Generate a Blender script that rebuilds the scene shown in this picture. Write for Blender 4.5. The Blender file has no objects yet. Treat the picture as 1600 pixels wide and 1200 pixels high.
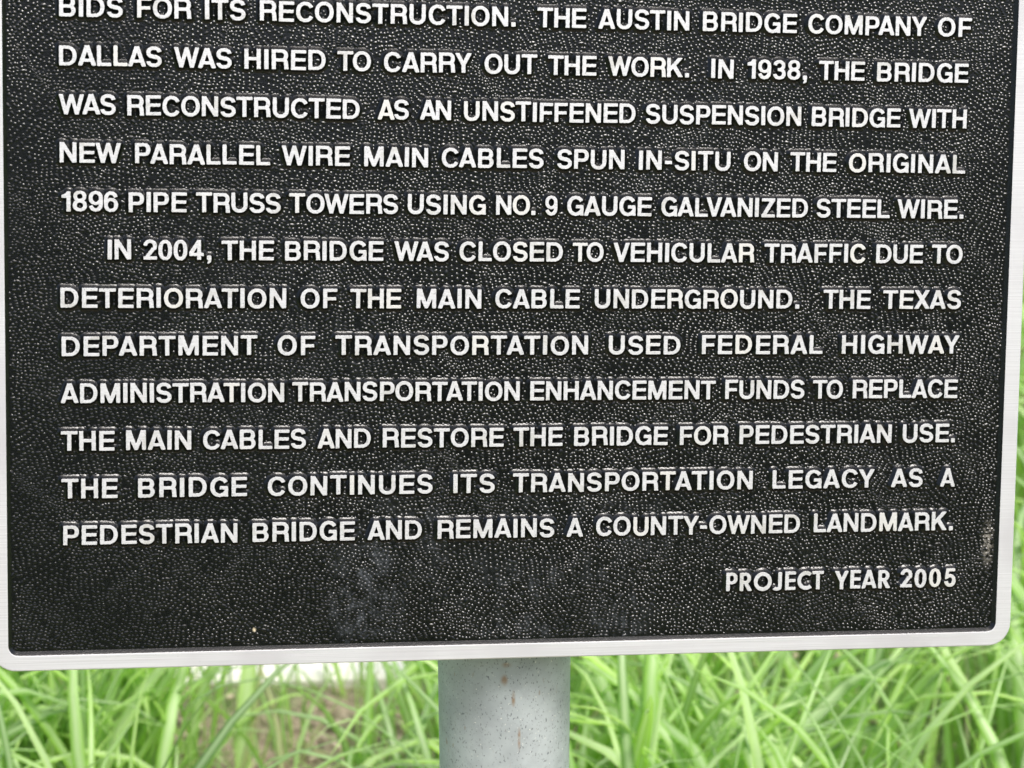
import bpy, math, random
import numpy as np
from mathutils import Matrix, Vector
from mathutils.geometry import tessellate_polygon

random.seed(7)
rng = np.random.default_rng(7)
SC = bpy.context.scene
COL = SC.collection

# ------------------------------------------------------------------ camera
PITCH = math.radians(24.0)           # the camera looks down at the marker
CAM_Z = 1.60
cam_data = bpy.data.cameras.new("camera")
cam = bpy.data.objects.new("camera", cam_data)
COL.objects.link(cam)
SC.camera = cam
cam.location = (0, 0, CAM_Z)
cam.rotation_euler = (math.pi / 2 - PITCH, 0, 0)
cam_data.sensor_width = 36.0
cam_data.lens = 36.0 * 3500 / 1600
cam_data.clip_start = 0.05
cam_data.clip_end = 600
cam_data.dof.use_dof = True
cam_data.dof.focus_distance = 1.475
cam_data.dof.aperture_fstop = 10.0

# ------------------------------------------------------------------ sky and sun
SUN_EL, SUN_AZ = math.radians(66), math.radians(140)     # azimuth from +Y towards +X: behind the camera, to its right
world = bpy.data.worlds.new("World")
SC.world = world
world.use_nodes = True
wn = world.node_tree
sky = wn.nodes.new("ShaderNodeTexSky")
sky.sky_type = 'NISHITA'
sky.sun_disc = False
sky.sun_elevation = SUN_EL
sky.sun_rotation = SUN_AZ
sky.air_density = 1.0
sky.dust_density = 5.0
sky.ozone_density = 1.0
bg = wn.nodes["Background"]
bg.inputs["Strength"].default_value = 0.15
wn.links.new(sky.outputs[0], bg.inputs["Color"])
sun_data = bpy.data.lights.new("sun", 'SUN')
sun_data.energy = 2.6
sun_data.angle = math.radians(24)
sun_data.color = (1.0, 0.985, 0.965)
sun = bpy.data.objects.new("sun", sun_data)
COL.objects.link(sun)
sd = Vector((math.sin(SUN_AZ) * math.cos(SUN_EL), math.cos(SUN_AZ) * math.cos(SUN_EL), math.sin(SUN_EL)))
sun.rotation_euler = sd.to_track_quat('Z', 'Y').to_euler()
SC.view_settings.view_transform = 'Standard'
SC.view_settings.look = 'None'
SC.view_settings.gamma = 1
SC.view_settings.use_curve_mapping = False
SC.view_settings.exposure = 0.62

# ------------------------------------------------------------------ helpers
def tag(o, label=None, cat=None, group=None, kind=None):
    if label: o["label"] = label
    if cat: o["category"] = cat
    if group: o["group"] = group
    if kind: o["kind"] = kind
    return o

def mesh_obj(name, verts, faces, mat, parent=None, mats=None, midx=None, smooth=None):
    me = bpy.data.meshes.new(name)
    me.from_pydata([tuple(v) for v in verts], [], faces)
    for m in (mats or [mat]):
        me.materials.append(m)
    if midx is not None: me.polygons.foreach_set("material_index", midx)
    if smooth is True: me.polygons.foreach_set("use_smooth", [True] * len(me.polygons))
    elif smooth is not None: me.polygons.foreach_set("use_smooth", smooth)
    me.update()
    o = bpy.data.objects.new(name, me)
    COL.objects.link(o)
    if parent: o.parent = parent
    return o

class NT:
    """tiny node-tree writer"""
    def __init__(s, name):
        s.m = bpy.data.materials.new(name); s.m.use_nodes = True
        s.t = s.m.node_tree; s.b = s.t.nodes["Principled BSDF"]
    def n(s, typ, **kw):
        nd = s.t.nodes.new(typ)
        for k, v in kw.items():
            if k.startswith("i_"):
                key = k[2:]; key = int(key) if key.isdigit() else key.replace("_", " ")
                s.put(nd.inputs[key], v)
            else: setattr(nd, k, v)
        return nd
    def put(s, sock, v):
        if isinstance(v, bpy.types.NodeSocket): s.t.links.new(v, sock)
        elif isinstance(v, bpy.types.Node): s.t.links.new(v.outputs[0], sock)
        else: sock.default_value = v
    def math(s, op, a, b=None, c=None, clamp=False):
        nd = s.n("ShaderNodeMath", operation=op, use_clamp=clamp)
        for i, v in enumerate((a, b, c)):
            if v is not None: s.put(nd.inputs[i], v)
        return nd.outputs[0]
    def mix(s, f, a, b, blend='MIX'):
        nd = s.n("ShaderNodeMix", data_type='RGBA', blend_type=blend)
        s.put(nd.inputs[0], f); s.put(nd.inputs[6], a); s.put(nd.inputs[7], b)
        return nd.outputs[2]
    def remap(s, v, a, b, c=0.0, d=1.0):
        nd = s.n("ShaderNodeMapRange", interpolation_type='SMOOTHSTEP')
        for k, x in zip(range(5), (v, a, b, c, d)): s.put(nd.inputs[k], x)
        return nd.outputs[0]
    def noise(s, vec, scale, detail=3, rough=.5, dist=0.0):
        nd = s.n("ShaderNodeTexNoise", i_Scale=scale, i_Detail=detail, i_Roughness=rough, i_Distortion=dist)
        if vec is not None: s.put(nd.inputs["Vector"], vec)
        return nd
    def obj(s, scale=(1, 1, 1), loc=(0, 0, 0)):
        tc = s.n("ShaderNodeTexCoord")
        mp = s.n("ShaderNodeMapping"); mp.inputs["Scale"].default_value = scale; mp.inputs["Location"].default_value = loc
        s.t.links.new(tc.outputs["Object"], mp.inputs["Vector"])
        return mp.outputs[0]
    def blob(s, x, y, rx, ry):
        """soft elliptic mask round a point of the object's own XY plane"""
        v = s.obj((1 / rx, 1 / ry, 0.0), (-x / rx, -y / ry, 0))
        l = s.n("ShaderNodeVectorMath", operation='LENGTH'); s.put(l.inputs[0], v)
        return s.remap(l.outputs["Value"], 1.0, 0.15)
    def bump(s, h, dist, strength=1.0, normal=None):
        nd = s.n("ShaderNodeBump", i_Strength=strength, i_Distance=dist, i_Height=h)
        if normal is not None: s.put(nd.inputs["Normal"], normal)
        return nd.outputs[0]
    def out(s, **kw):
        for k, v in kw.items(): s.put(s.b.inputs[k.replace("_", " ")], v)
        return s.m

# ------------------------------------------------------------------ materials
def mat_enamel(pebbled):
    s = NT("black_pebbled_enamel" if pebbled else "black_smooth_enamel")
    v = s.obj()
    grime = s.noise(v, 38, 5, .62)
    col = s.mix(s.remap(grime.outputs[0], .48, .75), (.0035, .0042, .0035, 1), (.007, .008, .007, 1))
    if not pebbled:
        n = s.noise(v, 900, 2)
        return s.out(Base_Color=col, Roughness=.22, Specular_IOR_Level=.5, Normal=s.bump(n.outputs[0], .0004, .35))
    # the nubs are geometry; this is only the casting's fine grain
    fine = s.noise(v, 1100, 3)
    wrin = s.noise(s.obj((120, 300, 1)), 1, 3, .6, .6)
    h = s.math('ADD', s.math('MULTIPLY', fine.outputs[0], .12), s.math('MULTIPLY', wrin.outputs[0], .3))
    # old water stains, dried grey-blue
    st = s.noise(v, 95, 6, .7)
    st2 = s.noise(v, 420, 3, .7)
    streak = s.noise(s.obj((210, 26, 1)), 1, 4, .6)
    spots = None
    for (x, y, rx, ry, a) in ((-.104, -.205, .034, .075, .85), (-.085, -.150, .022, .05, .5), (-.06, -.165, .02, .06, .4), (.066, -.222, .030, .024, .8), (.078, -.165, .03, .035, .5), (.0, -.228, .05, .014, .5),
                              (.0, -.195, .12, .025, .35), (.02, -.15, .06, .03, .25), (-.15, -.03, .09, .12, .12), (.1, .09, .12, .14, .14)):
        b = s.math('MULTIPLY', s.blob(x, y, rx, ry), a)
        spots = b if spots is None else s.math('MAXIMUM', spots, b)
    sm = s.math('MULTIPLY', spots, s.math('MULTIPLY', s.remap(st.outputs[0], .40, .70), s.math('MULTIPLY', s.remap(st2.outputs[0], .35, .65, .3, 1.0), s.remap(streak.outputs[0], .38, .62, .25, 1.0))), clamp=True)
    col = s.mix(s.math('MULTIPLY', sm, .5), col, (.19, .21, .24, 1))
    # pale scuff beside the right rim and a speck low on the left
    sc = s.math('MULTIPLY', s.blob(.3265, -.178, .006, .022), s.remap(st2.outputs[0], .42, .6))
    col = s.mix(s.math('MULTIPLY', sc, .6), col, (.30, .28, .24, 1))
    sp = s.blob(-.1775, -.2262, .0016, .002)
    col = s.mix(sp, col, (.55, .48, .33, 1))
    rough = s.math('ADD', .2, s.math('MULTIPLY', sm, .3))
    return s.out(Base_Color=col, Roughness=rough, Specular_IOR_Level=.5, Normal=s.bump(h, .00050, 1.0))

def mat_alu(rim):
    s = NT("brushed_aluminium_rim" if rim else "brushed_aluminium_face")
    v = s.obj()
    if rim:
        brush = s.noise(s.obj((9, 1100, 900)), 1, 3, .6)
    else:
        geo = s.n("ShaderNodeNewGeometry")
        mp = s.n("ShaderNodeMapping"); mp.inputs["Scale"].default_value = (60, 1400, 1400)
        s.t.links.new(geo.outputs["Position"], mp.inputs["Vector"])
        brush = s.noise(mp.outputs[0], 1, 2, .6)
    col = s.mix(s.remap(brush.outputs[0], .3, .7), (.58, .58, .58, 1), (.70, .70, .705, 1))
    if rim:
        sp = s.noise(v, 420, 3, .7)
        pits = s.remap(sp.outputs[0], .66, .74)
        col = s.mix(s.math('MULTIPLY', pits, .5), col, (.35, .33, .31, 1))
        big = s.noise(v, 14, 3)
        col = s.mix(s.remap(big.outputs[0], .4, .75), col, (.56, .55, .56, 1))
    else:
        info = s.n("ShaderNodeObjectInfo")
        mp2 = s.n("ShaderNodeMapping"); s.t.links.new(geo.outputs["Position"], mp2.inputs["Vector"])
        nick = s.noise(mp2.outputs[0], 620, 3, .7); tarn = s.noise(mp2.outputs[0], 55, 4, .65)
        col = s.mix(s.math('MULTIPLY', s.remap(nick.outputs[0], .60, .70), .7), col, (.20, .20, .20, 1))
        col = s.mix(s.math('MULTIPLY', s.remap(tarn.outputs[0], .54, .70), .7), col, (.50, .49, .45, 1))
        col = s.mix(s.math('MULTIPLY', s.remap(info.outputs["Random"], .9, 1.0), .55), col, (.70, .68, .62, 1))
    return s.out(Base_Color=col, Metallic=.45, Roughness=.48, Normal=s.bump(brush.outputs[0], .0002, .35))

def mat_galv():
    s = NT("galvanised_steel")
    v = s.obj()
    big = s.noise(v, 22, 4, .6)
    mid = s.noise(v, 120, 3, .6)
    col = s.mix(s.remap(big.outputs[0], .3, .7), (.44, .48, .50, 1), (.60, .65, .67, 1))
    col = s.mix(s.math('MULTIPLY', s.remap(mid.outputs[0], .45, .7), .35), col, (.42, .45, .48, 1))
    sp = s.noise(s.obj((1, 1, .6)), 700, 2, .6)
    col = s.mix(s.math('MULTIPLY', s.remap(sp.outputs[0], .61, .68), .75), col, (.13, .15, .17, 1))
    sp2 = s.noise(s.obj((1, 1, .35)), 210, 2, .6)
    rust = s.math('MULTIPLY', s.remap(sp2.outputs[0], .70, .75), .5)
    col = s.mix(rust, col, (.33, .22, .13, 1))
    lt = s.noise(s.obj((1, 1, 1), (3, 3, 3)), 480, 1)
    col = s.mix(s.math('MULTIPLY', s.remap(lt.outputs[0], .72, .76), .8), col, (.85, .85, .8, 1))
    # two rust runs down the front
    for (x, z, rx, rz) in ((.0003, .796, .0034, .0060), (.0065, .781, .0020, .0085), (.0105, .748, .0016, .012), (.002, .808, .005, .003)):
        vv = s.obj((1 / rx, 0, 1 / rz), (-x / rx, 0, -z / rz))
        l = s.n("ShaderNodeVectorMath", operation='LENGTH'); s.put(l.inputs[0], vv)
        m = s.math('MULTIPLY', s.remap(l.outputs["Value"], 1.0, .2), s.remap(mid.outputs[0], .35, .6, .25, .8))
        col = s.mix(m, col, (.34, .20, .10, 1))
    return s.out(Base_Color=col, Metallic=.15, Roughness=.5, Normal=s.bump(mid.outputs[0], .0006, .25))

def mat_grass(name, dry=False):
    s = NT(name)
    at = s.n("ShaderNodeAttribute", attribute_name="tint")
    mr = s.n("ShaderNodeAttribute", attribute_name="midrib")
    cr = s.n("ShaderNodeValToRGB")
    s.put(cr.inputs[0], at.outputs["Fac"])
    e = cr.color_ramp.elements
    if dry:
        e[0].color = (.30, .20, .11, 1); e[1].color = (.50, .38, .24, 1)
    else:
        e[0].color = (.05, .16, .010, 1); e[1].color = (.50, .70, .24, 1)
        x = e.new(.5); x.color = (.21, .44, .035, 1)
        x = e.new(.85); x.color = (.48, .78, .07, 1)
    col = s.mix(s.math('MULTIPLY', mr.outputs["Fac"], .75), cr.outputs[0], (.66, .80, .48, 1))
    s.out(Base_Color=col, Roughness=.38, Specular_IOR_Level=.5)
    tr = s.n("ShaderNodeBsdfTranslucent", i_Color=s.mix(.45, col, (.42, .78, .02, 1)))
    mx = s.n("ShaderNodeMixShader"); s.put(mx.inputs[0], .5)
    s.t.links.new(s.b.outputs[0], mx.inputs[1]); s.t.links.new(tr.outputs[0], mx.inputs[2])
    s.t.links.new(mx.outputs[0], s.t.nodes["Material Output"].inputs[0])
    return s.m

def mat_soil():
    s = NT("soil_with_litter")
    v = s.obj()
    a = s.noise(v, 60, 5, .7); b = s.noise(v, 6, 3); c = s.noise(v, .5, 3)
    col = s.mix(s.remap(a.outputs[0], .35, .65), (.20, .14, .10, 1), (.52, .41, .32, 1))
    col = s.mix(s.math('MULTIPLY', s.remap(b.outputs[0], .4, .65), .7), col, (.10, .16, .04, 1))
    col = s.mix(s.remap(c.outputs[0], .45, .6), col, (.09, .17, .035, 1))
    pos = s.n("ShaderNodeVectorMath", operation='LENGTH', i_0=v)
    col = s.mix(s.remap(pos.outputs['Value'], 3.5, 7.0), col, (.11, .22, .04, 1))
    return s.out(Base_Color=col, Roughness=.95, Normal=s.bump(a.outputs[0], .02, .8))

def mat_plain(name, c, rough=.8, var=.3, scale=40):
    s = NT(name)
    n = s.noise(s.obj(), scale, 4, .6)
    col = s.mix(s.remap(n.outputs[0], .3, .7), tuple(x * (1 - var) for x in c) + (1,), tuple(c) + (1,))
    return s.out(Base_Color=col, Roughness=rough, Normal=s.bump(n.outputs[0], .003, .4))

ENAMEL = mat_enamel(True); ENAMEL_S = mat_enamel(False)
ALU_RIM = mat_alu(True); ALU = mat_alu(False)
GALV = mat_galv(); GRASS = mat_grass("green_grass_blade"); DRY = mat_grass("dry_grass_blade", True)
SOIL = mat_soil(); CONC = mat_plain("pale_concrete", (.82, .79, .76), .85, .15)
CHIP = mat_plain("litter_chip", (.66, .54, .42), .9, .6, 30)
STEEL = mat_plain("zinc_steel", (.5, .5, .5), .5, .2)

# ------------------------------------------------------------------ ground
def ground():
    xs = np.concatenate([np.linspace(-250, -5, 8)[:-1], np.linspace(-5, 5, 90), np.linspace(5, 250, 8)[1:]])
    ys = np.concatenate([np.linspace(-250, -2, 8)[:-1], np.linspace(-2, 8, 90), np.linspace(8, 250, 8)[1:]])
    V, F = [], []
    for j, y in enumerate(ys):
        for i, x in enumerate(xs):
            near = max(0, 1 - max(abs(x), abs(y - 3)) / 9)
            z = .008 * near * (math.sin(x * 3.1 + y) + math.sin(y * 4.7 - x * 2.2) + .8 * math.sin(x * 11 + y * 7)) - .012
            V.append((x, y, z))
    n = len(xs)
    for j in range(len(ys) - 1):
        for i in range(n - 1):
            a = j * n + i; F.append((a, a + 1, a + n + 1, a + n))
    return mesh_obj("ground", V, F, SOIL, smooth=True)
tag(ground(), "brown soil and leaf litter under the grass", kind="structure")

def box_mesh(x0, x1, y0, y1, z0, z1, bev=.006):
    V, F = [], []
    rings = [(x0, y0, z0, 0), (x0, y0, z1 - bev, 0), (x0, y0, z1, bev)]
    for (_, _, z, b) in rings:
        V += [(x0 + b, y0 + b, z), (x1 - b, y0 + b, z), (x1 - b, y1 - b, z), (x0 + b, y1 - b, z)]
    for r in range(2):
        for k in range(4):
            a = r * 4 + k; b_ = r * 4 + (k + 1) % 4
            F.append((a, b_, b_ + 4, a + 4))
    F.append((8, 9, 10, 11)); F.append((3, 2, 1, 0))
    return V, F
V, F = box_mesh(-.8, .8, -.6, .6, -.1, .014)
path = mesh_obj("path", V, F, CONC)
path.location = (-.90, 3.178, 0); path.rotation_euler = (0, 0, math.radians(1.5))
tag(path, "pale concrete path slab half hidden by the grass", kind="structure")

# ------------------------------------------------------------------ the marker: pose of its face
def rodrigues(w):
    t = np.linalg.norm(w); a = w / t
    K = np.array([[0, -a[2], a[1]], [a[2], 0, -a[0]], [-a[1], a[0], 0]])
    return np.eye(3) + math.sin(t) * K + (1 - math.cos(t)) * K @ K
Rcv = rodrigues(np.array([0.10776839, -0.17493944, 0.00455908]))
Tcv = np.array([0.0098072, -0.06480787, 1.46920885])
D = np.diag([1.0, -1.0, -1.0])
Mpl = Matrix.Identity(4)
Rb = D @ Rcv @ D
for i in range(3):
    for j in range(3): Mpl[i][j] = Rb[i, j]
tb = D @ Tcv
for i in range(3): Mpl[i][3] = tb[i]
cam_m = Matrix.Translation((0, 0, CAM_Z)) @ Matrix.Rotation(math.pi / 2 - PITCH, 4, 'X')
PLATE_M = cam_m @ Mpl                     # plate face frame: X right, Y up, Z out; z = 0 is the letters' face

H = .0025                                  # relief of letters and rim above the pebbled field
IX, OX = .3343, .3450                      # inner and outer half width of the rim
IB, OB = -.2395, -.2494                    # inner and outer bottom
IT, OT = .3000, .3120                      # top, above the frame of the picture
CX = -.0004

def rrect(hx, yb, yt, r, n=8):
    P = []
    for (cx, cy, a0) in ((hx - r, yb + r, -90), (hx - r, yt - r, 0), (-hx + r, yt - r, 90), (-hx + r, yb + r, 180)):
        for k in range(n + 1):
            a = math.radians(a0 + 90 * k / n)
            P.append((CX + cx + r * math.cos(a), cy + r * math.sin(a)))
    return P

# base of the pole on the ground
pb = PLATE_M @ Vector((0, OB, 0))
POLE_R = .0465
POLE_X = -.0055
POLE_Y = pb.y + .018 + POLE_R
root = bpy.data.objects.new("historical_marker", None)
COL.objects.link(root)
root.location = (POLE_X, POLE_Y, 0)
tag(root, "black cast plaque with raised silver lettering on a galvanised pole in the grass", "marker")
bpy.context.view_layer.update()
ROOT_I = Matrix.Translation((-POLE_X, -POLE_Y, 0))
PL = ROOT_I @ PLATE_M                      # plate frame relative to the root

# pebbled field: fine sheet with gently uneven casting
def field():
    nx, ny = 120, 100
    V, F = [], []
    for j in range(ny + 1):
        for i in range(nx + 1):
            x = CX + (-1 + 2 * i / nx) * (IX + .001); y = IB - .001 + (IT - IB + .002) * j / ny
            z = -H + .00002 * (math.sin(x * 60 + 2 * math.sin(y * 31)) + math.sin(y * 75 + 2 * math.sin(x * 27)))
            V.append((x, y, z))
    for j in range(ny):
        for i in range(nx):
            a = j * (nx + 1) + i; F.append((a, a + 1, a + nx + 2, a + nx + 1))
    o = mesh_obj("pebbled_field", V, F, ENAMEL, root, smooth=True)
    o.matrix_parent_inverse = Matrix.Identity(4); o.matrix_local = PL
    o["label"] = "black pebble textured background of the plaque"
    return o
field()

def nubs():
    """the little round nubs of the pebbled casting, in wandering rows"""
    p = .00275
    X, Y = [], []
    j = 0; y = IB - .02
    while y < IT + .02:
        xs = np.arange(-IX - .03, IX + .03, p) + (p / 2 if j % 2 else 0)
        X.append(xs); Y.append(np.full(xs.shape, y)); y += p * .90; j += 1
    X = np.concatenate(X); Y = np.concatenate(Y)
    # the rows wander
    wx = .0060 * np.sin(Y * 71 + 1.3 * np.sin(X * 23 + 1)) + .0016 * np.sin(Y * 170 + X * 40) + .0007 * np.sin(X * 130 + 3 * np.sin(Y * 47))
    wy = .0064 * np.sin(X * 67 + 1.1 * np.sin(Y * 19 + 2)) + .0018 * np.sin(X * 195 - Y * 35) + .0006 * np.sin(X * 330 + 2 * np.sin(Y * 50))
    X = X + wx + rng.uniform(-.24, .24, X.shape) * p; Y = Y + wy + rng.uniform(-.20, .20, Y.shape) * p
    keep = (np.abs(X - CX) < IX - .0028) & (Y > IB + .0028) & (Y < IT - .0028) & (rng.random(X.shape) > .03)
    X, Y = X[keep], Y[keep]; n = len(X)
    r = p * rng.uniform(.34, .48, n)
    hh = r * rng.uniform(.35, .48, n) * (1 - .30 * np.clip((.02 - X) / .3, 0, 1)) * (1 + .12 * np.sin(X * 40) * np.sin(Y * 33))
    st = np.where(rng.random(n) < .16, rng.uniform(1.4, 2.1, n), rng.uniform(.95, 1.2, n))      # some run together
    an = rng.normal(-.5, .7, n)
    loc = [(0.0, 0.0, 1.0)]; fc = []; start = [0]
    for (rr, zz, k) in [(.45, .80, 6), (.78, .36, 6), (1.10, -.12, 6)]:
        start.append(len(loc))
        for q in range(k):
            a = 2 * math.pi * q / k; loc.append((rr * math.cos(a), rr * math.sin(a), zz))
    for q in range(6):
        fc.append((0, 1 + q, 1 + (q + 1) % 6))
        for s0, s1 in ((1, 7), (7, 13)):
            a, b, c, d = s0 + q, s0 + (q + 1) % 6, s1 + (q + 1) % 6, s1 + q
            fc += [(a, d, c), (a, c, b)]
    loc = np.array(loc)
    ca, sa = np.cos(an)[:, None], np.sin(an)[:, None]
    u = loc[None, :, 0] * (r * st)[:, None]; w = loc[None, :, 1] * r[:, None]
    V = np.stack([X[:, None] + u * ca - w * sa, Y[:, None] + u * sa + w * ca, -H + loc[None, :, 2] * hh[:, None] + 0 * u], 2)
    Fq = (np.array(fc)[None] + (np.arange(n) * len(loc))[:, None, None]).reshape(-1, 3)
    me = bpy.data.meshes.new("nubs")
    me.vertices.add(n * len(loc)); me.vertices.foreach_set("co", V.reshape(-1))
    me.loops.add(Fq.size); me.loops.foreach_set("vertex_index", Fq.reshape(-1).astype(np.int32))
    me.polygons.add(len(Fq)); me.polygons.foreach_set("loop_start", (np.arange(len(Fq)) * 3).astype(np.int32))
    me.update(calc_edges=True)
    me.polygons.foreach_set("use_smooth", np.ones(len(Fq), bool)); me.materials.append(ENAMEL)
    o = bpy.data.objects.new("nubs", me); COL.objects.link(o); o.parent = root; o.matrix_local = PL
    o["kind"] = "stuff"; o["label"] = "tiny round black nubs covering the plaque's field"
    print("nubs", n, len(Fq))
nubs()

def rim():
    prof = [  # (half x, bottom, top, radius, z, smooth)
        (IX - .0030, IB + .0030, IT - .0030, .0037, -H - .0005),
        (IX - .0026, IB + .0026, IT - .0026, .0041, -H - .0001),
        (IX - .0023, IB + .0023, IT - .0023, .0044, -H + .00025),
        (IX - .0008, IB + .0008, IT - .0008, .0059, -.00075),
        (IX - .0003, IB + .0003, IT - .0003, .0064, -.00025),
        (IX - .0001, IB + .0001, IT - .0001, .0066, -.0001),
        (IX + .0003, IB - .0003, IT + .0003, .0070, 0),
        (OX - .0008, OB + .0008, OT - .0008, .0150, 0),
        (OX - .0002, OB + .0002, OT - .0002, .0156, -.0003),
        (OX, OB, OT, .0158, -.0010),
        (OX, OB, OT, .0158, -.0090),
    ]
    V, F, mi = [], [], []
    n = 36
    for p in prof:
        for q in rrect(*p[:4]): V.append((q[0], q[1], p[4]))
    for r in range(len(prof) - 1):
        for k in range(n):
            a = r * n + k; b = r * n + (k + 1) % n
            F.append((a, a + n, b + n, b)); mi.append(1 if r < 5 else 0)
    F.append(tuple(range((len(prof) - 1) * n, len(prof) * n))[::-1]); mi.append(0)
    # normals must look outwards: flip the ring faces
    F = [f[::-1] for f in F[:-1]] + [F[-1]]
    o = mesh_obj("rim", V, F, None, root, mats=[ALU_RIM, ENAMEL_S], midx=mi)
    me = o.data
    me.polygons.foreach_set("use_smooth", [m == 1 for m in mi])
    o.matrix_local = PL
    o["label"] = "brushed silver rim of the plaque"
rim()

def pole():
    n = 72
    Bk = PL.copy()
    nrm = (Bk.to_3x3() @ Vector((0, 0, 1))).normalized(); p0 = Bk @ Vector((0, 0, -.0092))
    zs = [-.15, 0, .3, .6, .7]
    V, F = [], []
    for z in zs:
        for k in range(n):
            a = 2 * math.pi * k / n
            V.append((POLE_R * math.cos(a), POLE_R * math.sin(a), z))
    for k in range(n):                       # top is cut on the slope of the plate's back
        a = 2 * math.pi * k / n
        x, y = POLE_R * math.cos(a), POLE_R * math.sin(a)
        z = (nrm.dot(p0) - nrm.x * x - nrm.y * y) / nrm.z
        V.append((x, y, z))
    for r in range(len(zs)):
        for k in range(n):
            a = r * n + k; b = r * n + (k + 1) % n
            F.append((a, b, b + n, a + n))
    F.append(tuple(range(len(zs) * n, (len(zs) + 1) * n)))
    o = mesh_obj("pole", V, F, GALV, root, smooth=[True] * (len(F) - 1) + [False])
    print("pole top z", min(v[2] for v in V[-n:]), max(v[2] for v in V[-n:]))
    o["label"] = "grey galvanised steel pole with rust specks"
pole()

LINES = [
  (167.4, [ ("BIDS", -299.8, -260.4), ("FOR", -251.6, -217.8), ("ITS", -209.4, -183.6), ("RECONSTRUCTION.", -174.8, -9.8), ("THE", 4.1, 36.7), ("AUSTIN", 44.8, 105.8), ("BRIDGE", 114.9, 179.1), ("COMPANY", 187.0, 269.4), ("OF", 277.0, 300.9) ]),
  (137.0, [ ("DALLAS", -300.0, -236.2), ("WAS", -228.6, -192.5), ("HIRED", -184.4, -132.8), ("TO", -125.4, -103.6), ("CARRY", -95.3, -38.4), ("OUT", -30.0, 4.6), ("THE", 11.8, 44.1), ("WORK.", 51.8, 106.5), ("IN", 121.3, 136.5), ("1938,", 145.7, 187.0), ("THE", 195.0, 227.0), ("BRIDGE", 235.4, 299.8) ]),
  (106.5, [ ("WAS", -300.2, -265.0), ("RECONSTRUCTED", -257.9, -110.8), ("AS", -99.2, -78.9), ("AN", -71.9, -51.4), ("UNSTIFFENED", -43.0, 70.9), ("SUSPENSION", 77.8, 183.9), ("BRIDGE", 191.0, 253.0), ("WITH", 258.9, 299.6) ]),
  (76.3, [ ("NEW", -300.0, -262.0), ("PARALLEL", -253.2, -168.1), ("WIRE", -160.7, -116.8), ("MAIN", -107.7, -66.1), ("CABLES", -57.3, 9.8), ("SPUN", 18.7, 64.1), ("IN-SITU", 73.6, 135.9), ("ON", 145.1, 168.4), ("THE", 176.8, 209.2), ("ORIGINAL", 217.7, 299.8) ]),
  (45.8, [ ("1896", -299.1, -263.7), ("PIPE", -257.3, -220.8), ("TRUSS", -215.1, -161.0), ("TOWERS", -155.7, -85.5), ("USING", -79.2, -28.0), ("NO.", -21.2, 5.1), ("9", 11.5, 19.6), ("GAUGE", 26.0, 82.9), ("GALVANIZED", 89.4, 190.1), ("STEEL", 196.3, 247.4), ("WIRE.", 252.8, 299.6) ]),
  (15.5, [ ("IN", -270.7, -255.8), ("2004,", -248.2, -205.4), ("THE", -198.9, -165.5), ("BRIDGE", -158.5, -94.8), ("WAS", -87.7, -52.1), ("CLOSED", -44.9, 23.6), ("TO", 30.4, 51.1), ("VEHICULAR", 57.6, 153.7), ("TRAFFIC", 160.8, 231.3), ("DUE", 238.9, 272.0), ("TO", 278.3, 300.2) ]),
  (-15.3, [ ("DETERIORATION", -300.3, -157.6), ("OF", -148.1, -124.5), ("THE", -116.2, -82.8), ("MAIN", -72.8, -30.2), ("CABLE", -20.8, 35.7), ("UNDERGROUND.", 45.6, 186.1), ("THE", 202.6, 235.9), ("TEXAS", 244.5, 300.0) ]),
  (-45.8, [ ("DEPARTMENT", -299.8, -176.0), ("OF", -162.8, -138.5), ("TRANSPORTATION", -125.6, 41.8), ("USED", 55.7, 104.6), ("FEDERAL", 119.1, 203.1), ("HIGHWAY", 216.6, 300.2) ]),
  (-76.1, [ ("ADMINISTRATION", -300.4, -158.6), ("TRANSPORTATION", -153.3, -3.7), ("ENHANCEMENT", 3.1, 129.5), ("FUNDS", 136.1, 191.4), ("TO", 197.3, 218.4), ("REPLACE", 225.2, 300.0) ]),
  (-106.7, [ ("THE", -300.6, -266.9), ("MAIN", -259.6, -218.2), ("CABLES", -210.8, -144.4), ("AND", -136.9, -102.2), ("RESTORE", -94.3, -14.0), ("THE", -7.6, 25.6), ("BRIDGE", 33.4, 97.1), ("FOR", 105.5, 139.1), ("PEDESTRIAN", 146.7, 253.9), ("USE.", 261.6, 299.3) ]),
  (-137.4, [ ("THE", -300.4, -265.0), ("BRIDGE", -252.0, -182.4), ("CONTINUES", -169.2, -61.0), ("ITS", -47.4, -19.6), ("TRANSPORTATION", -7.6, 156.8), ("LEGACY", 170.7, 242.6), ("AS", 254.5, 276.9), ("A", 289.8, 300.4) ]),
  (-167.7, [ ("PEDESTRIAN", -299.5, -188.6), ("BRIDGE", -178.7, -112.3), ("AND", -103.9, -67.9), ("REMAINS", -57.7, 21.0), ("A", 29.2, 40.5), ("COUNTY-OWNED", 49.3, 190.9), ("LANDMARK.", 200.4, 300.1) ]),
  (-207.1, [ ("PROJECT", 139.9, 208.8), ("YEAR", 216.6, 256.3), ("2005", 263.2, 303.4) ]),
]

# ------------------------------------------------------------------ raised letters
e_, Vw, Hw = .028, .157, .108
B_, T_ = e_, 1 - e_

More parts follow.
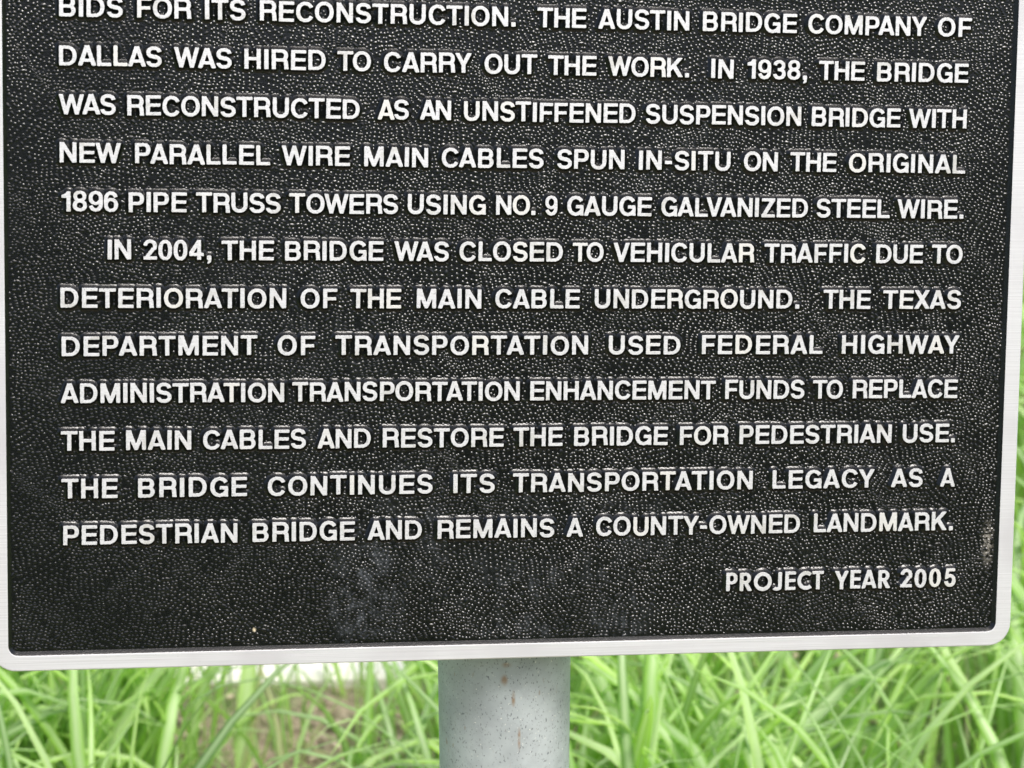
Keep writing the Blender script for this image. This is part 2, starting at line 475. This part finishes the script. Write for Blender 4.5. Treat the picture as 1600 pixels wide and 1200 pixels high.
def bar(x0, y0, x1, y1): return [(x0, y0), (x1, y0), (x1, y1), (x0, y1)]
def seg(x0, y0, x1, y1, w):
    dx, dy = x1 - x0, y1 - y0; l = math.hypot(dx, dy); nx, ny = -dy / l * w / 2, dx / l * w / 2
    return [(x0 + nx, y0 + ny), (x0 - nx, y0 - ny), (x1 - nx, y1 - ny), (x1 + nx, y1 + ny)]
def arc(cx, cy, rx, ry, a0, a1, tx=None, ty=None, p=2.15):
    tx = Vw if tx is None else tx; ty = Hw + .008 if ty is None else ty
    n = max(6, int(abs(a1 - a0) / 6)); o, i = [], []
    def pt(a, rx, ry):
        c, s = math.cos(a), math.sin(a)
        return (cx + rx * math.copysign(abs(c) ** (2 / p), c), cy + ry * math.copysign(abs(s) ** (2 / p), s))
    for k in range(n + 1):
        a = math.radians(a0 + (a1 - a0) * k / n)
        o.append(pt(a, rx, ry)); i.append(pt(a, rx - tx, ry - ty))
    return o + i[::-1]
def ring(cx, cy, rx, ry, tx=None, ty=None, p=2.15):
    return [arc(cx, cy, rx, ry, 0, 182, tx, ty, p), arc(cx, cy, rx, ry, 180, 362, tx, ty, p)]
def flip180(polys, w): return [[(w - x, 1 - y) for x, y in P] for P in polys]

def stem(x=e_): return bar(x, B_, x + Vw, T_)
def bowl(x1, xr, y0, y1):            # bars plus right half ring between y0 and y1
    cy, ry = (y0 + y1) / 2, (y1 - y0) / 2
    return [bar(e_, y1 - Hw, x1 + .01, y1), bar(e_, y0, x1 + .01, y0 + Hw), arc(x1, cy, xr - x1, ry, -90, 90, Vw, Hw)]

def glyphs():
    G = {}
    w = .225; G['I'] = (w, [bar(e_, B_, w - e_, T_)])
    w = .78; G['E'] = (w, [stem(), bar(e_, T_ - Hw, w - e_, T_), bar(e_, .46, w - e_ - .03, .46 + Hw), bar(e_, B_, w - e_, B_ + Hw)])
    w = .73; G['F'] = (w, [stem(), bar(e_, T_ - Hw, w - e_, T_), bar(e_, .43, w - e_ - .06, .43 + Hw)])
    w = .72; G['L'] = (w, [stem(), bar(e_, B_, w - e_, B_ + Hw)])
    w = .85; G['T'] = (w, [bar(e_, T_ - Hw, w - e_, T_), bar(w / 2 - Vw / 2, B_, w / 2 + Vw / 2, T_)])
    w = .84; G['H'] = (w, [stem(), stem(w - e_ - Vw), bar(e_, .455, w - e_, .455 + Hw)])
    w = .85; d = Vw * 1.12; G['N'] = (w, [bar(e_, B_, e_ + Vw * .95, T_), bar(w - e_ - Vw * .95, B_, w - e_, T_), [(e_, T_), (e_ + d, T_), (w - e_, B_), (w - e_ - d, B_)]])
    w = 1.02; m = w / 2; G['M'] = (w, [bar(e_, B_, e_ + .15, T_), bar(w - e_ - .15, B_, w - e_, T_),
        [(e_, T_), (e_ + .215, T_), (m + .065, B_), (m - .065, B_)], [(w - e_, T_), (w - e_ - .215, T_), (m - .065, B_), (m + .065, B_)]])
    w = .92; m = w / 2
    legs = [[(e_, B_), (e_ + .17, B_), (m + .075, T_), (m - .095, T_)], [(w - e_, B_), (w - e_ - .17, B_), (m - .075, T_), (m + .095, T_)]]
    G['A'] = (w, legs + [bar(m - .26, .215, m + .26, .215 + .10)])
    w = .88; m = w / 2
    G['V'] = (w, [[(e_, T_), (e_ + .17, T_), (m + .07, B_), (m - .09, B_)], [(w - e_, T_), (w - e_ - .17, T_), (m - .07, B_), (m + .09, B_)]])
    w = 1.28; a, b = w * .285, w * .715; m = w / 2; q = .155
    G['W'] = (w, [[(e_, T_), (e_ + q, T_), (a + .075, B_), (a - .075, B_)], [(m - .075, T_), (m + .07, T_), (a + .075, B_), (a - .065, B_)],
                  [(m + .075, T_), (m - .07, T_), (b - .075, B_), (b + .065, B_)], [(w - e_, T_), (w - e_ - q, T_), (b - .075, B_), (b + .075, B_)]])
    w = .87; q = .19; G['X'] = (w, [[(e_, B_), (e_ + q, B_), (w - e_ - .01, T_), (w - e_ - q - .01, T_)], [(w - e_, B_), (w - e_ - q, B_), (e_ + .01, T_), (e_ + q + .01, T_)]])
    w = .88; G['K'] = (w, [stem(), [(e_ + .1, .26), (e_ + .1, .46), (w - e_ - .22, T_), (w - e_ - .02, T_)], [(.31, .52), (.46, .62), (w - e_, B_), (w - e_ - .2, B_)]])
    w = .87; m = w / 2; G['Y'] = (w, [bar(m - Vw / 2, B_, m + Vw / 2, .45), [(e_, T_), (e_ + .185, T_), (m + Vw / 2, .40), (m - Vw / 2, .40)], [(w - e_, T_), (w - e_ - .185, T_), (m - Vw / 2, .40), (m + Vw / 2, .40)]])
    w = .78; G['Z'] = (w, [bar(e_ + .02, T_ - Hw, w - e_, T_), bar(e_, B_, w - e_, B_ + Hw), [(e_, B_ + .06), (e_ + .19, B_ + .04), (w - e_, T_ - .06), (w - e_ - .19, T_ - .04)]])
    O = .485
    w = .97; G['O'] = (w, ring(w / 2, .5, w / 2 - e_, O))
    w = .88; G['C'] = (w, [arc(.475, .5, .445, O, 33, 327)])
    w = .90; G['G'] = (w, [arc(.475, .5, .445, O, 36, 322), bar(w - e_ - .125, B_, w - e_, .515), bar(.50, .40, w - e_, .515)])
    w = .90; G['D'] = (w, [stem()] + bowl(.40, w - e_, B_, T_))
    w = .83; G['B'] = (w, [stem()] + bowl(.50, w - e_ - .03, .46, T_) + bowl(.50, w - e_, B_, .46 + Hw))
    w = .79; G['P'] = (w, [stem()] + bowl(.48, w - e_, .39, T_))
    w = .86; G['R'] = (w, [stem()] + bowl(.52, w - e_ - .015, .415, T_) + [[(w - e_ - .02 - Vw, .34), (w - e_ - .025, .34), (w - e_ + .01, B_), (w - e_ - .16, B_)],
        arc(.53, .335, w - e_ - .022 - .53, .195, 0, 90, Vw, Hw)])
    def S(w): return [arc(w / 2, .711, w / 2 - e_ - .01, .274, 12, 262), arc(w / 2, .289, w / 2 - e_, .274, -168, 82), seg(w * .36, .530, w * .64, .470, Hw + .03)]
    w = .80; G['S'] = (w, S(w))
    w = .85; G['U'] = (w, [bar(e_, .36, e_ + Vw, T_), bar(w - e_ - Vw, .36, w - e_, T_), arc(w / 2, .365, w / 2 - e_, .35, 180, 360)])
    w = .47; G['1'] = (w, [bar(w - e_ - Vw, B_, w - e_, T_), [(e_, .70), (e_, .80), (.20, .85), (w - e_ - Vw, T_), (w - e_ - Vw + .03, .70)]])
    def two(w): return [arc(w / 2, .685, w / 2 - e_, .30, -32, 172, Vw * .95), [(w - e_ - .055, .57), (w - e_ - .23, .57), (e_, B_ + .02), (e_ + .20, B_ + .06)], bar(e_, B_, w - e_, B_ + Hw)]
    w = .71; G['2'] = (w, two(w))
    w = .71; G['3'] = (w, [arc(w / 2 - .01, .715, w / 2 - e_ - .02, .268, -80, 168, Vw * .95), arc(w / 2, .29, w / 2 - e_, .275, -170, 80, Vw * .95), bar(w * .40, .455, w * .58, .56)])
    w = .76; G['4'] = (w, [bar(.44, B_, .44 + Vw * .95, T_), bar(e_, .215, w - e_, .215 + Hw), [(e_, .24), (e_, .37), (.44, T_), (.50, T_), (.53, .84), (.15, .28)]])
    def five(w): return [bar(e_ + .09, T_ - Hw, w - e_ - .04, T_), [(e_ + .03, .44), (e_ + .17, .47), (e_ + .22, T_), (e_ + .10, T_)], arc(w / 2, .335, w / 2 - e_, .32, -168, 128, Vw * .95)]
    w = .71; G['5'] = (w, five(w))
    w = .73; six = ring(w / 2, .335, w / 2 - e_, .32, Vw * .95, Hw - .01) + [arc(w / 2, .62, w / 2 - e_, .365, 22, 182, Vw * .95), bar(e_, .30, e_ + Vw * .95, .64)]
    G['6'] = (w, six); G['9'] = (w, flip180(six, w))
    w = .73; G['8'] = (w, ring(w / 2, .735, w / 2 - e_ - .03, .25, Vw * .9, Hw - .01) + ring(w / 2, .285, w / 2 - e_, .27, Vw * .95, Hw - .005))
    def zero(w): return ring(w / 2, .5, w / 2 - e_, O, Vw, Hw, 2.3)
    w = .72; G['0'] = (w, zero(w))
    G['.'] = (.235, [bar(e_, B_, .205, B_ + .165)])
    G[','] = (.235, [bar(e_, B_, .205, B_ + .165), [(.10, B_ + .05), (.205, B_ + .05), (.19, -.09), (.12, -.15), (.05, -.16), (.10, -.06)]])
    G['-'] = (.40, [bar(e_, .33, .40 - e_, .33 + .12)])
    # rounder lettering of the last line
    w = 1.02; G['fO'] = (w, ring(w / 2, .5, w / 2 - e_, .485, .155, .15, 2))
    G['fC'] = (.78, [arc(.50, .5, .47, .485, 52, 308, .155, .15, 2)])
    w = .50; G['fJ'] = (w, [bar(w - e_ - Vw, .22, w - e_, T_), arc(w - e_ - .26, .22, .26, .205, -135, 0, Vw, .13)])
    w = .60; G['fE'] = (w, [stem(), bar(e_, T_ - Hw, w - e_, T_), bar(e_, .455, w - e_ - .01, .455 + Hw), bar(e_, B_, w - e_, B_ + Hw)])
    w = .64; G['fP'] = (w, [stem()] + bowl(.33, w - e_, .40, T_))
    w = .70; G['fR'] = (w, [stem()] + bowl(.33, .61, .42, T_) + [[(.24, .46), (.42, .46), (w - e_, B_), (w - e_ - .2, B_)]])
    w = .66; G['fT'] = (w, [bar(e_, T_ - Hw, w - e_, T_), bar(w / 2 - Vw / 2, B_, w / 2 + Vw / 2, T_)])
    w = .78; m = w / 2; G['fY'] = (w, [bar(m - Vw / 2, B_, m + Vw / 2, .45), [(e_, T_), (e_ + .18, T_), (m + Vw / 2, .40), (m - Vw / 2, .40)], [(w - e_, T_), (w - e_ - .18, T_), (m - Vw / 2, .40), (m + Vw / 2, .40)]])
    G['fA'] = (.86, [[(x * .935, y) for x, y in P] for P in G['A'][1]])
    w = .66; G['f0'] = (w, zero(w)); G['f2'] = (w, two(w)); w = .64; G['f5'] = (w, five(w))
    return G

def sdf_poly(P, X, Y):
    P = np.array(P); n = len(P)
    d = np.full(X.shape, 1e9); s = np.ones(X.shape)
    for i in range(n):
        a, b = P[i], P[i - 1]
        ex, ey = b - a; wx, wy = X - a[0], Y - a[1]
        ll = ex * ex + ey * ey
        if ll < 1e-12: continue
        t = np.clip((wx * ex + wy * ey) / ll, 0, 1)
        d = np.minimum(d, (wx - ex * t) ** 2 + (wy - ey * t) ** 2)
        c1 = Y >= a[1]; c2 = Y < b[1]; c3 = ex * wy > ey * wx
        s = np.where((c1 & c2 & c3) | (~c1 & ~c2 & ~c3), -s, s)
    return s * np.sqrt(d)

def contours(F, x0, y0, h):
    ny, nx = F.shape
    def ip(i0, j0, i1, j1):
        a, b = F[j0, i0], F[j1, i1]; t = a / (a - b)
        return (x0 + h * (i0 + (i1 - i0) * t), y0 + h * (j0 + (j1 - j0) * t))
    nxt, pts = {}, {}
    ins = F < 0
    for j in range(ny - 1):
        for i in range(nx - 1):
            c = (ins[j, i], ins[j, i + 1], ins[j + 1, i + 1], ins[j + 1, i])
            k = sum(c)
            if k in (0, 4): continue
            E = [('h', i, j), ('v', i + 1, j), ('h', i, j + 1), ('v', i, j)]
            ends = [((i, j), (i + 1, j)), ((i + 1, j), (i + 1, j + 1)), ((i, j + 1), (i + 1, j + 1)), ((i, j), (i, j + 1))]
            leave, enter = [], []
            for q in range(4):       # walking the cell border counter-clockwise
                p0, p1 = c[q], c[(q + 1) % 4]
                if p0 != p1:
                    pts[E[q]] = ip(*ends[q][0], *ends[q][1])
                    (leave if p0 else enter).append(q)
            for l in leave:          # keep the inside on the left of the outline
                q = l
                for _ in range(4):
                    q = (q + 1) % 4
                    if q in enter: break
                nxt[E[l]] = E[(l - 1) % 4] if False else E[q]
    loops = []
    while nxt:
        st = next(iter(nxt)); L = []; k = st
        while k in nxt:
            L.append(pts[k]); k = nxt.pop(k)
        loops.append(np.array(L))
    return loops

def simplify(L, tol):
    def dp(P):
        if len(P) < 3: return [0, len(P) - 1] if len(P) > 1 else [0]
        a, b = P[0], P[-1]; d = b - a; l = np.hypot(*d)
        dist = np.abs((P[:, 0] - a[0]) * d[1] - (P[:, 1] - a[1]) * d[0]) / l if l > 1e-9 else np.hypot(P[:, 0] - a[0], P[:, 1] - a[1])
        k = int(np.argmax(dist))
        if dist[k] < tol: return [0, len(P) - 1]
        return dp(P[:k + 1])[:-1] + [k + x for x in dp(P[k:])]
    far = int(np.argmax(np.hypot(*(L - L[0]).T)))
    A = L[:far + 1]; Bq = np.vstack([L[far:], L[:1]])
    ia, ib = dp(A), dp(Bq)
    return np.vstack([A[ia][:-1], Bq[ib][:-1]])

CAP = .01265
def glyph_mesh(name, w, polys, seed):
    h = 1 / 48; x0, y0 = -.15, -.33
    nx, ny = int((w + .3) / h) + 2, int(1.55 / h)
    X, Y = np.meshgrid(x0 + h * np.arange(nx), y0 + h * np.arange(ny))
    def f(X, Y):
        d = np.full(X.shape, 9.0)
        for P in polys: d = np.minimum(d, sdf_poly(P, X, Y))
        # routed edges are never perfectly straight
        return d - e_ + .008 * np.sin(X * 29 + seed) * np.sin(Y * 19 + 2 * seed)
    loops = [simplify(L, .0028) for L in contours(f(X, Y) + 1e-7, x0, y0, h)]
    loops = [L for L in loops if len(L) > 4]
    rings = [(-.010, 0.0), (.000, -.012), (.024, -.034), (.060, -.077), (.100, -.122), (.140, -.158), (.178, -.180), (.215, -.207)]     # (outward, z) in cap heights
    V, F, mi, sm = [], [], [], []
    tops = []
    for L in loops:
        ep = 1e-3
        gx = f(L[:, 0] + ep, L[:, 1]) - f(L[:, 0] - ep, L[:, 1]); gy = f(L[:, 0], L[:, 1] + ep) - f(L[:, 0], L[:, 1] - ep)
        g = np.stack([gx, gy], 1); g /= np.linalg.norm(g, axis=1)[:, None] + 1e-9
        n = len(L); base = len(V)
        area = .5 * np.sum(L[:, 0] * np.roll(L[:, 1], -1) - np.roll(L[:, 0], -1) * L[:, 1])
        for (o, z) in rings:
            oo = o if area > 0 or o < 0 else o * .5
            for k in range(n): V.append(((L[k, 0] + g[k, 0] * oo) * CAP, (L[k, 1] + g[k, 1] * oo) * CAP, z * CAP))
        for r in range(len(rings) - 1):
            for k in range(n):
                a = base + r * n + k; b = base + r * n + (k + 1) % n
                F.append((a, a + n, b + n, b)); mi.append(0 if r < 1 else 1); sm.append(r >= 1)
        tops.append([base + k for k in range(n)])
    flat = [i for t in tops for i in t]
    tri = tessellate_polygon([[Vector(V[i]) for i in t] for t in tops])
    for t in tri:
        a, b, c = (flat[q] for q in t)
        cr = (V[b][0] - V[a][0]) * (V[c][1] - V[a][1]) - (V[b][1] - V[a][1]) * (V[c][0] - V[a][0])
        F.append((a, b, c) if cr > 0 else (a, c, b)); mi.append(0); sm.append(False)
    me = bpy.data.meshes.new("letter")
    me.from_pydata(V, [], F)
    me.materials.append(ALU); me.materials.append(ENAMEL_S)
    me.polygons.foreach_set("material_index", mi); me.polygons.foreach_set("use_smooth", sm)
    me.update()
    return me

GL = glyphs()
MESH = {k: (w, glyph_mesh(k, w, P, i * 1.7)) for i, (k, (w, P)) in enumerate(GL.items())}
# side bearings (left, right)
ROUND, DIAG = set("OCGQ0689S3"), set("AVWYXT")
def bear(ch, side):
    c = ch[-1]
    if c in ROUND: return .065
    if c in "AVWYX": return .02
    if c == 'T': return .035
    if c in "CEFLKRPZ25" and side: return .055
    if c in ".,": return .10
    if c == 'J' and not side: return .03
    return .10
KERN = {("A", "V"): -.08, ("V", "A"): -.08, ("L", "T"): -.06, ("A", "T"): -.07, ("T", "A"): -.07, ("A", "Y"): -.07, ("W", "A"): -.05, ("A", "W"): -.05,
        ("Y", "."): -.1, ("P", "A"): -.05, ("L", "V"): -.08, ("F", "F"): .0, ("R", "Y"): -.03, ("C", "Y"): -.02, ("T", "Y"): .0, ("K", "."): .04}
def place_word(text, x0, x1, y, line):
    fut = line == len(LINES) - 1
    keys = [('f' + c if fut and 'f' + c in MESH else c) for c in text]
    ws = [MESH[k][0] for k in keys]
    gaps = [bear(keys[i], 1) + bear(keys[i + 1], 0) + KERN.get((text[i], text[i + 1]), 0) for i in range(len(keys) - 1)]
    target = (x1 - x0) / 1000 / CAP; sx = 1.0
    total = sum(ws) + sum(gaps)
    if keys and len(keys) > 1:
        ratio = target / total
        sx = min(1.07, max(.93, 1 + (ratio - 1) * .45))
        extra = (target - sum(ws) * sx - sum(gaps)) / len(gaps)
    else:
        sx = target / total; extra = 0
    wo = bpy.data.objects.new("word", None); COL.objects.link(wo); wo.parent = root
    wo.empty_display_size = .01
    wo.matrix_local = PL @ Matrix.Translation((x0 / 1000, y / 1000, 0))
    wo["label"] = "raised silver lettering reading " + text
    cx = 0.0
    for i, k in enumerate(keys):
        o = bpy.data.objects.new("letter", MESH[k][1]); COL.objects.link(o); o.parent = wo
        o.location = (cx * CAP + rng.normal(0, .00008), rng.normal(0, .00010), 0)
        o.rotation_euler = (0, 0, rng.normal(0, .006))
        o.scale = (sx, 1 + rng.normal(0, .008), 1)
        cx += ws[i] * sx + (gaps[i] + extra if i < len(gaps) else 0)
for li, (y, ws_) in enumerate(LINES):
    for (t, a, b) in ws_: place_word(t, a, b, y, li)

# ------------------------------------------------------------------ grass behind the marker
def blades(name, specs, mat, nseg=9):
    """specs: x, y, z, heading, length, width, lean, droop, tint, twist"""
    S = np.array(specs); n = len(S)
    t = np.linspace(0, 1, nseg + 1)
    x, y, z, hd, ln, wd, lean, droop, tint, tw = [S[:, k][:, None] for k in range(10)]
    ang = lean + droop * t[None, :] ** 1.9                     # angle from the vertical along the blade
    ds = ln / nseg
    r = np.cumsum(np.sin(ang) * ds, 1) - np.sin(ang) * ds; zz = np.cumsum(np.cos(ang) * ds, 1) - np.cos(ang) * ds
    sway = .06 * ln * np.sin(t[None, :] * 3 + tw * 5)
    px = x + np.cos(hd) * r - np.sin(hd) * sway; py = y + np.sin(hd) * r + np.cos(hd) * sway; pz = z + zz
    prof = np.minimum(1, .45 + 1.6 * t) * np.clip((1 - t) / .62, 0, 1) ** .62
    w = wd * prof[None, :] / 2
    a = hd + np.pi / 2 + tw * t[None, :] * 1.2
    sx, sy = np.cos(a), np.sin(a)
    # normal of the blade, for the fold along the midrib
    tx, ty, tz = np.cos(hd) * np.sin(ang), np.sin(hd) * np.sin(ang), np.cos(ang)
    nx_, ny_, nz_ = sy * tz, -sx * tz, sx * ty - sy * tx
    fold = .38 * w
    V = np.zeros((n, nseg + 1, 3, 3))
    for k, sg in enumerate((-1, 0, 1)):
        f = fold if sg == 0 else 0
        V[:, :, k, 0] = px + sg * sx * w - nx_ * f; V[:, :, k, 1] = py + sg * sy * w - ny_ * f; V[:, :, k, 2] = pz - nz_ * f
    nv = (nseg + 1) * 3
    q = []
    for s_ in range(nseg):
        for k in range(2):
            a0 = s_ * 3 + k; q.append((a0, a0 + 1, a0 + 4, a0 + 3))
    Q = (np.array(q)[None] + (np.arange(n) * nv)[:, None, None]).reshape(-1, 4)
    me = bpy.data.meshes.new(name)
    me.vertices.add(n * nv); me.vertices.foreach_set("co", V.reshape(-1))
    me.loops.add(Q.size); me.loops.foreach_set("vertex_index", Q.reshape(-1).astype(np.int32))
    me.polygons.add(len(Q)); me.polygons.foreach_set("loop_start", (np.arange(len(Q)) * 4).astype(np.int32))
    me.update(calc_edges=True)
    at = me.attributes.new("tint", 'FLOAT', 'POINT'); at.data.foreach_set("value", np.repeat(S[:, 8], nv))
    mr = np.tile(np.tile([0., 1., 0.], nseg + 1), n)
    at = me.attributes.new("midrib", 'FLOAT', 'POINT'); at.data.foreach_set("value", mr)
    me.polygons.foreach_set("use_smooth", np.ones(len(Q), bool))
    me.materials.append(mat); me.validate()
    o = bpy.data.objects.new(name, me); COL.objects.link(o)
    return o

def sparse(x, y):                    # the worn patch where the litter shows, and the path
    a = .9 * math.exp(-(((x + .11 * y) / .18) ** 4 + ((y - 2.15) / .62) ** 6))
    if -1.66 < x < -.10 and 2.57 < y < 3.8: a = max(a, .97)
    return a

sp, small = [], []
U = lambda a, b: float(rng.uniform(a, b))
N_TUFT = 900
for _ in range(N_TUFT):
    y = 1.75 + 7.0 * U(0, 1) ** 1.5; x = U(-1, 1) * (0.55 + .42 * y)
    if rng.random() < sparse(x, y): continue
    tint0 = U(.25, .8)
    for k in range(int(U(6, 11))):
        L = U(.28, .62); wd = U(.007, .019) * (1.5 if rng.random() < .25 else 1)
        sp.append((x + rng.normal(0, .035), y + rng.normal(0, .035), -.02, U(0, 6.283), L, wd, abs(rng.normal(.06, .13)), U(.7, 2.9) * (1.1 if L > .4 else .8),
                   min(1, max(0, tint0 + rng.normal(0, .28))), rng.normal(0, .5)))
for _ in range(26):                  # a thicker stand left of the worn patch
    x, y = U(-.80, -.41), U(2.2, 2.5); t0 = U(.35, .8)
    for k in range(9):
        sp.append((x + rng.normal(0, .03), y + rng.normal(0, .03), -.02, U(0, 6.283), U(.25, .45), U(.007, .02), abs(rng.normal(.1, .15)), U(.6, 2.0),
                   min(1, max(0, t0 + rng.normal(0, .2))), rng.normal(0, .5)))
for _ in range(14000):
    y = 1.7 + 6.0 * U(0, 1) ** 1.5; x = U(-1, 1) * (0.5 + .42 * y)
    if rng.random() < sparse(x, y) * .55: continue
    small.append((x, y, -.02, U(0, 6.283), U(.08, .30), U(.003, .008), abs(rng.normal(.15, .25)), U(.3, 1.9), min(1, max(0, rng.normal(.45, .25))), rng.normal(0, .6)))
for _ in range(12000):                # low growth round the foot of the pole and out to the sides
    x, y = U(-4.5, 4.5), U(.3, 8)
    if abs(x) < .5 + .42 * y and y > 1.7: continue
    small.append((x, y, -.02, U(0, 6.283), U(.08, .26), U(.004, .009), abs(rng.normal(.15, .25)), U(.3, 1.9), min(1, max(0, rng.normal(.45, .25))), rng.normal(0, .6)))
tag(blades("tall_grass", sp, GRASS), "tall bright green grass with arching blades behind the marker", "grass", kind="stuff")
tag(blades("short_grass", small, GRASS, 5), "short green grass between the taller blades", "grass", kind="stuff")
dry = [(U(-1.6, 1.6), U(1.9, 4.2), -.015, U(0, 6.283), U(.1, .38), U(.003, .009), U(.1, 1.4), U(.2, 1.6), U(0, 1), rng.normal(0, .8)) for _ in range(900)]
tag(blades("dry_grass", dry, DRY, 6), "dry straw coloured grass blades lying among the green", "dry grass", kind="stuff")

# litter chips lying on the soil
V, F = [], []
for _ in range(11000):
    x, y = U(-1.3, 1.3), U(2.0, 3.6)
    if -1.70 < x < -.09 and 2.55 < y < 3.8: continue
    if abs(x + .30) > .4 and rng.random() < .6: continue
    s_ = U(.002, .008); r = U(0, 6.28); t = U(-.5, .5); b = len(V); z = U(.0, .02)
    for (u, v_) in ((-1, -.5), (1, -.35), (.8, .5), (-.7, .6)):
        X_ = (u * math.cos(r) - v_ * math.sin(r)) * s_; Y_ = (u * math.sin(r) + v_ * math.cos(r)) * s_
        V.append((x + X_, y + Y_, z + t * X_ + .002)); V.append((x + X_, y + Y_, z + t * X_ - .001))
    F += [(b, b + 2, b + 4, b + 6), (b + 7, b + 5, b + 3, b + 1)] + [(b + 2 * k, b + 2 * k + 1, b + (2 * k + 3) % 8, b + (2 * k + 2) % 8) for k in range(4)]
tag(mesh_obj("leaf_litter", V, F, CHIP), "pinkish brown leaf litter and wood chips on bare soil", "leaf litter", kind="stuff")

# unseen trees added behind the camera to darken the plaque's reflections
def added_tree_belt():
    n = 13000
    x = rng.uniform(-22, 22, n); hgt = 8.0 + 1.6 * np.sin(x * .9) + .8 * np.sin(x * 2.3 + 1)
    z = rng.uniform(0, 1, n) ** .8 * hgt; y = -15 + rng.normal(0, .9, n)
    c = np.stack([x, y, z], 1)[:, None]
    a = rng.normal(size=(n, 3)); a /= np.linalg.norm(a, axis=1)[:, None]
    b = np.cross(a, rng.normal(size=(n, 3))); b /= np.linalg.norm(b, axis=1)[:, None]
    s_ = rng.uniform(.2, .45, n)[:, None]
    V = np.stack([c[:, 0] - a * s_, c[:, 0] - b * s_ * .5, c[:, 0] + a * s_, c[:, 0] + b * s_ * .5], 1).reshape(-1, 3)
    V[:, 2] = np.maximum(V[:, 2], .0)
    F = (np.arange(n)[:, None] * 4 + np.arange(4)).tolist()
    return mesh_obj("added_woods", V, F, mat_plain("tree_leaves", (.055, .085, .03), .7, .4, 3))
tag(added_tree_belt(), "unseen dark leafy trees added behind the camera for the plaque to reflect", "added_woods", kind="stuff")
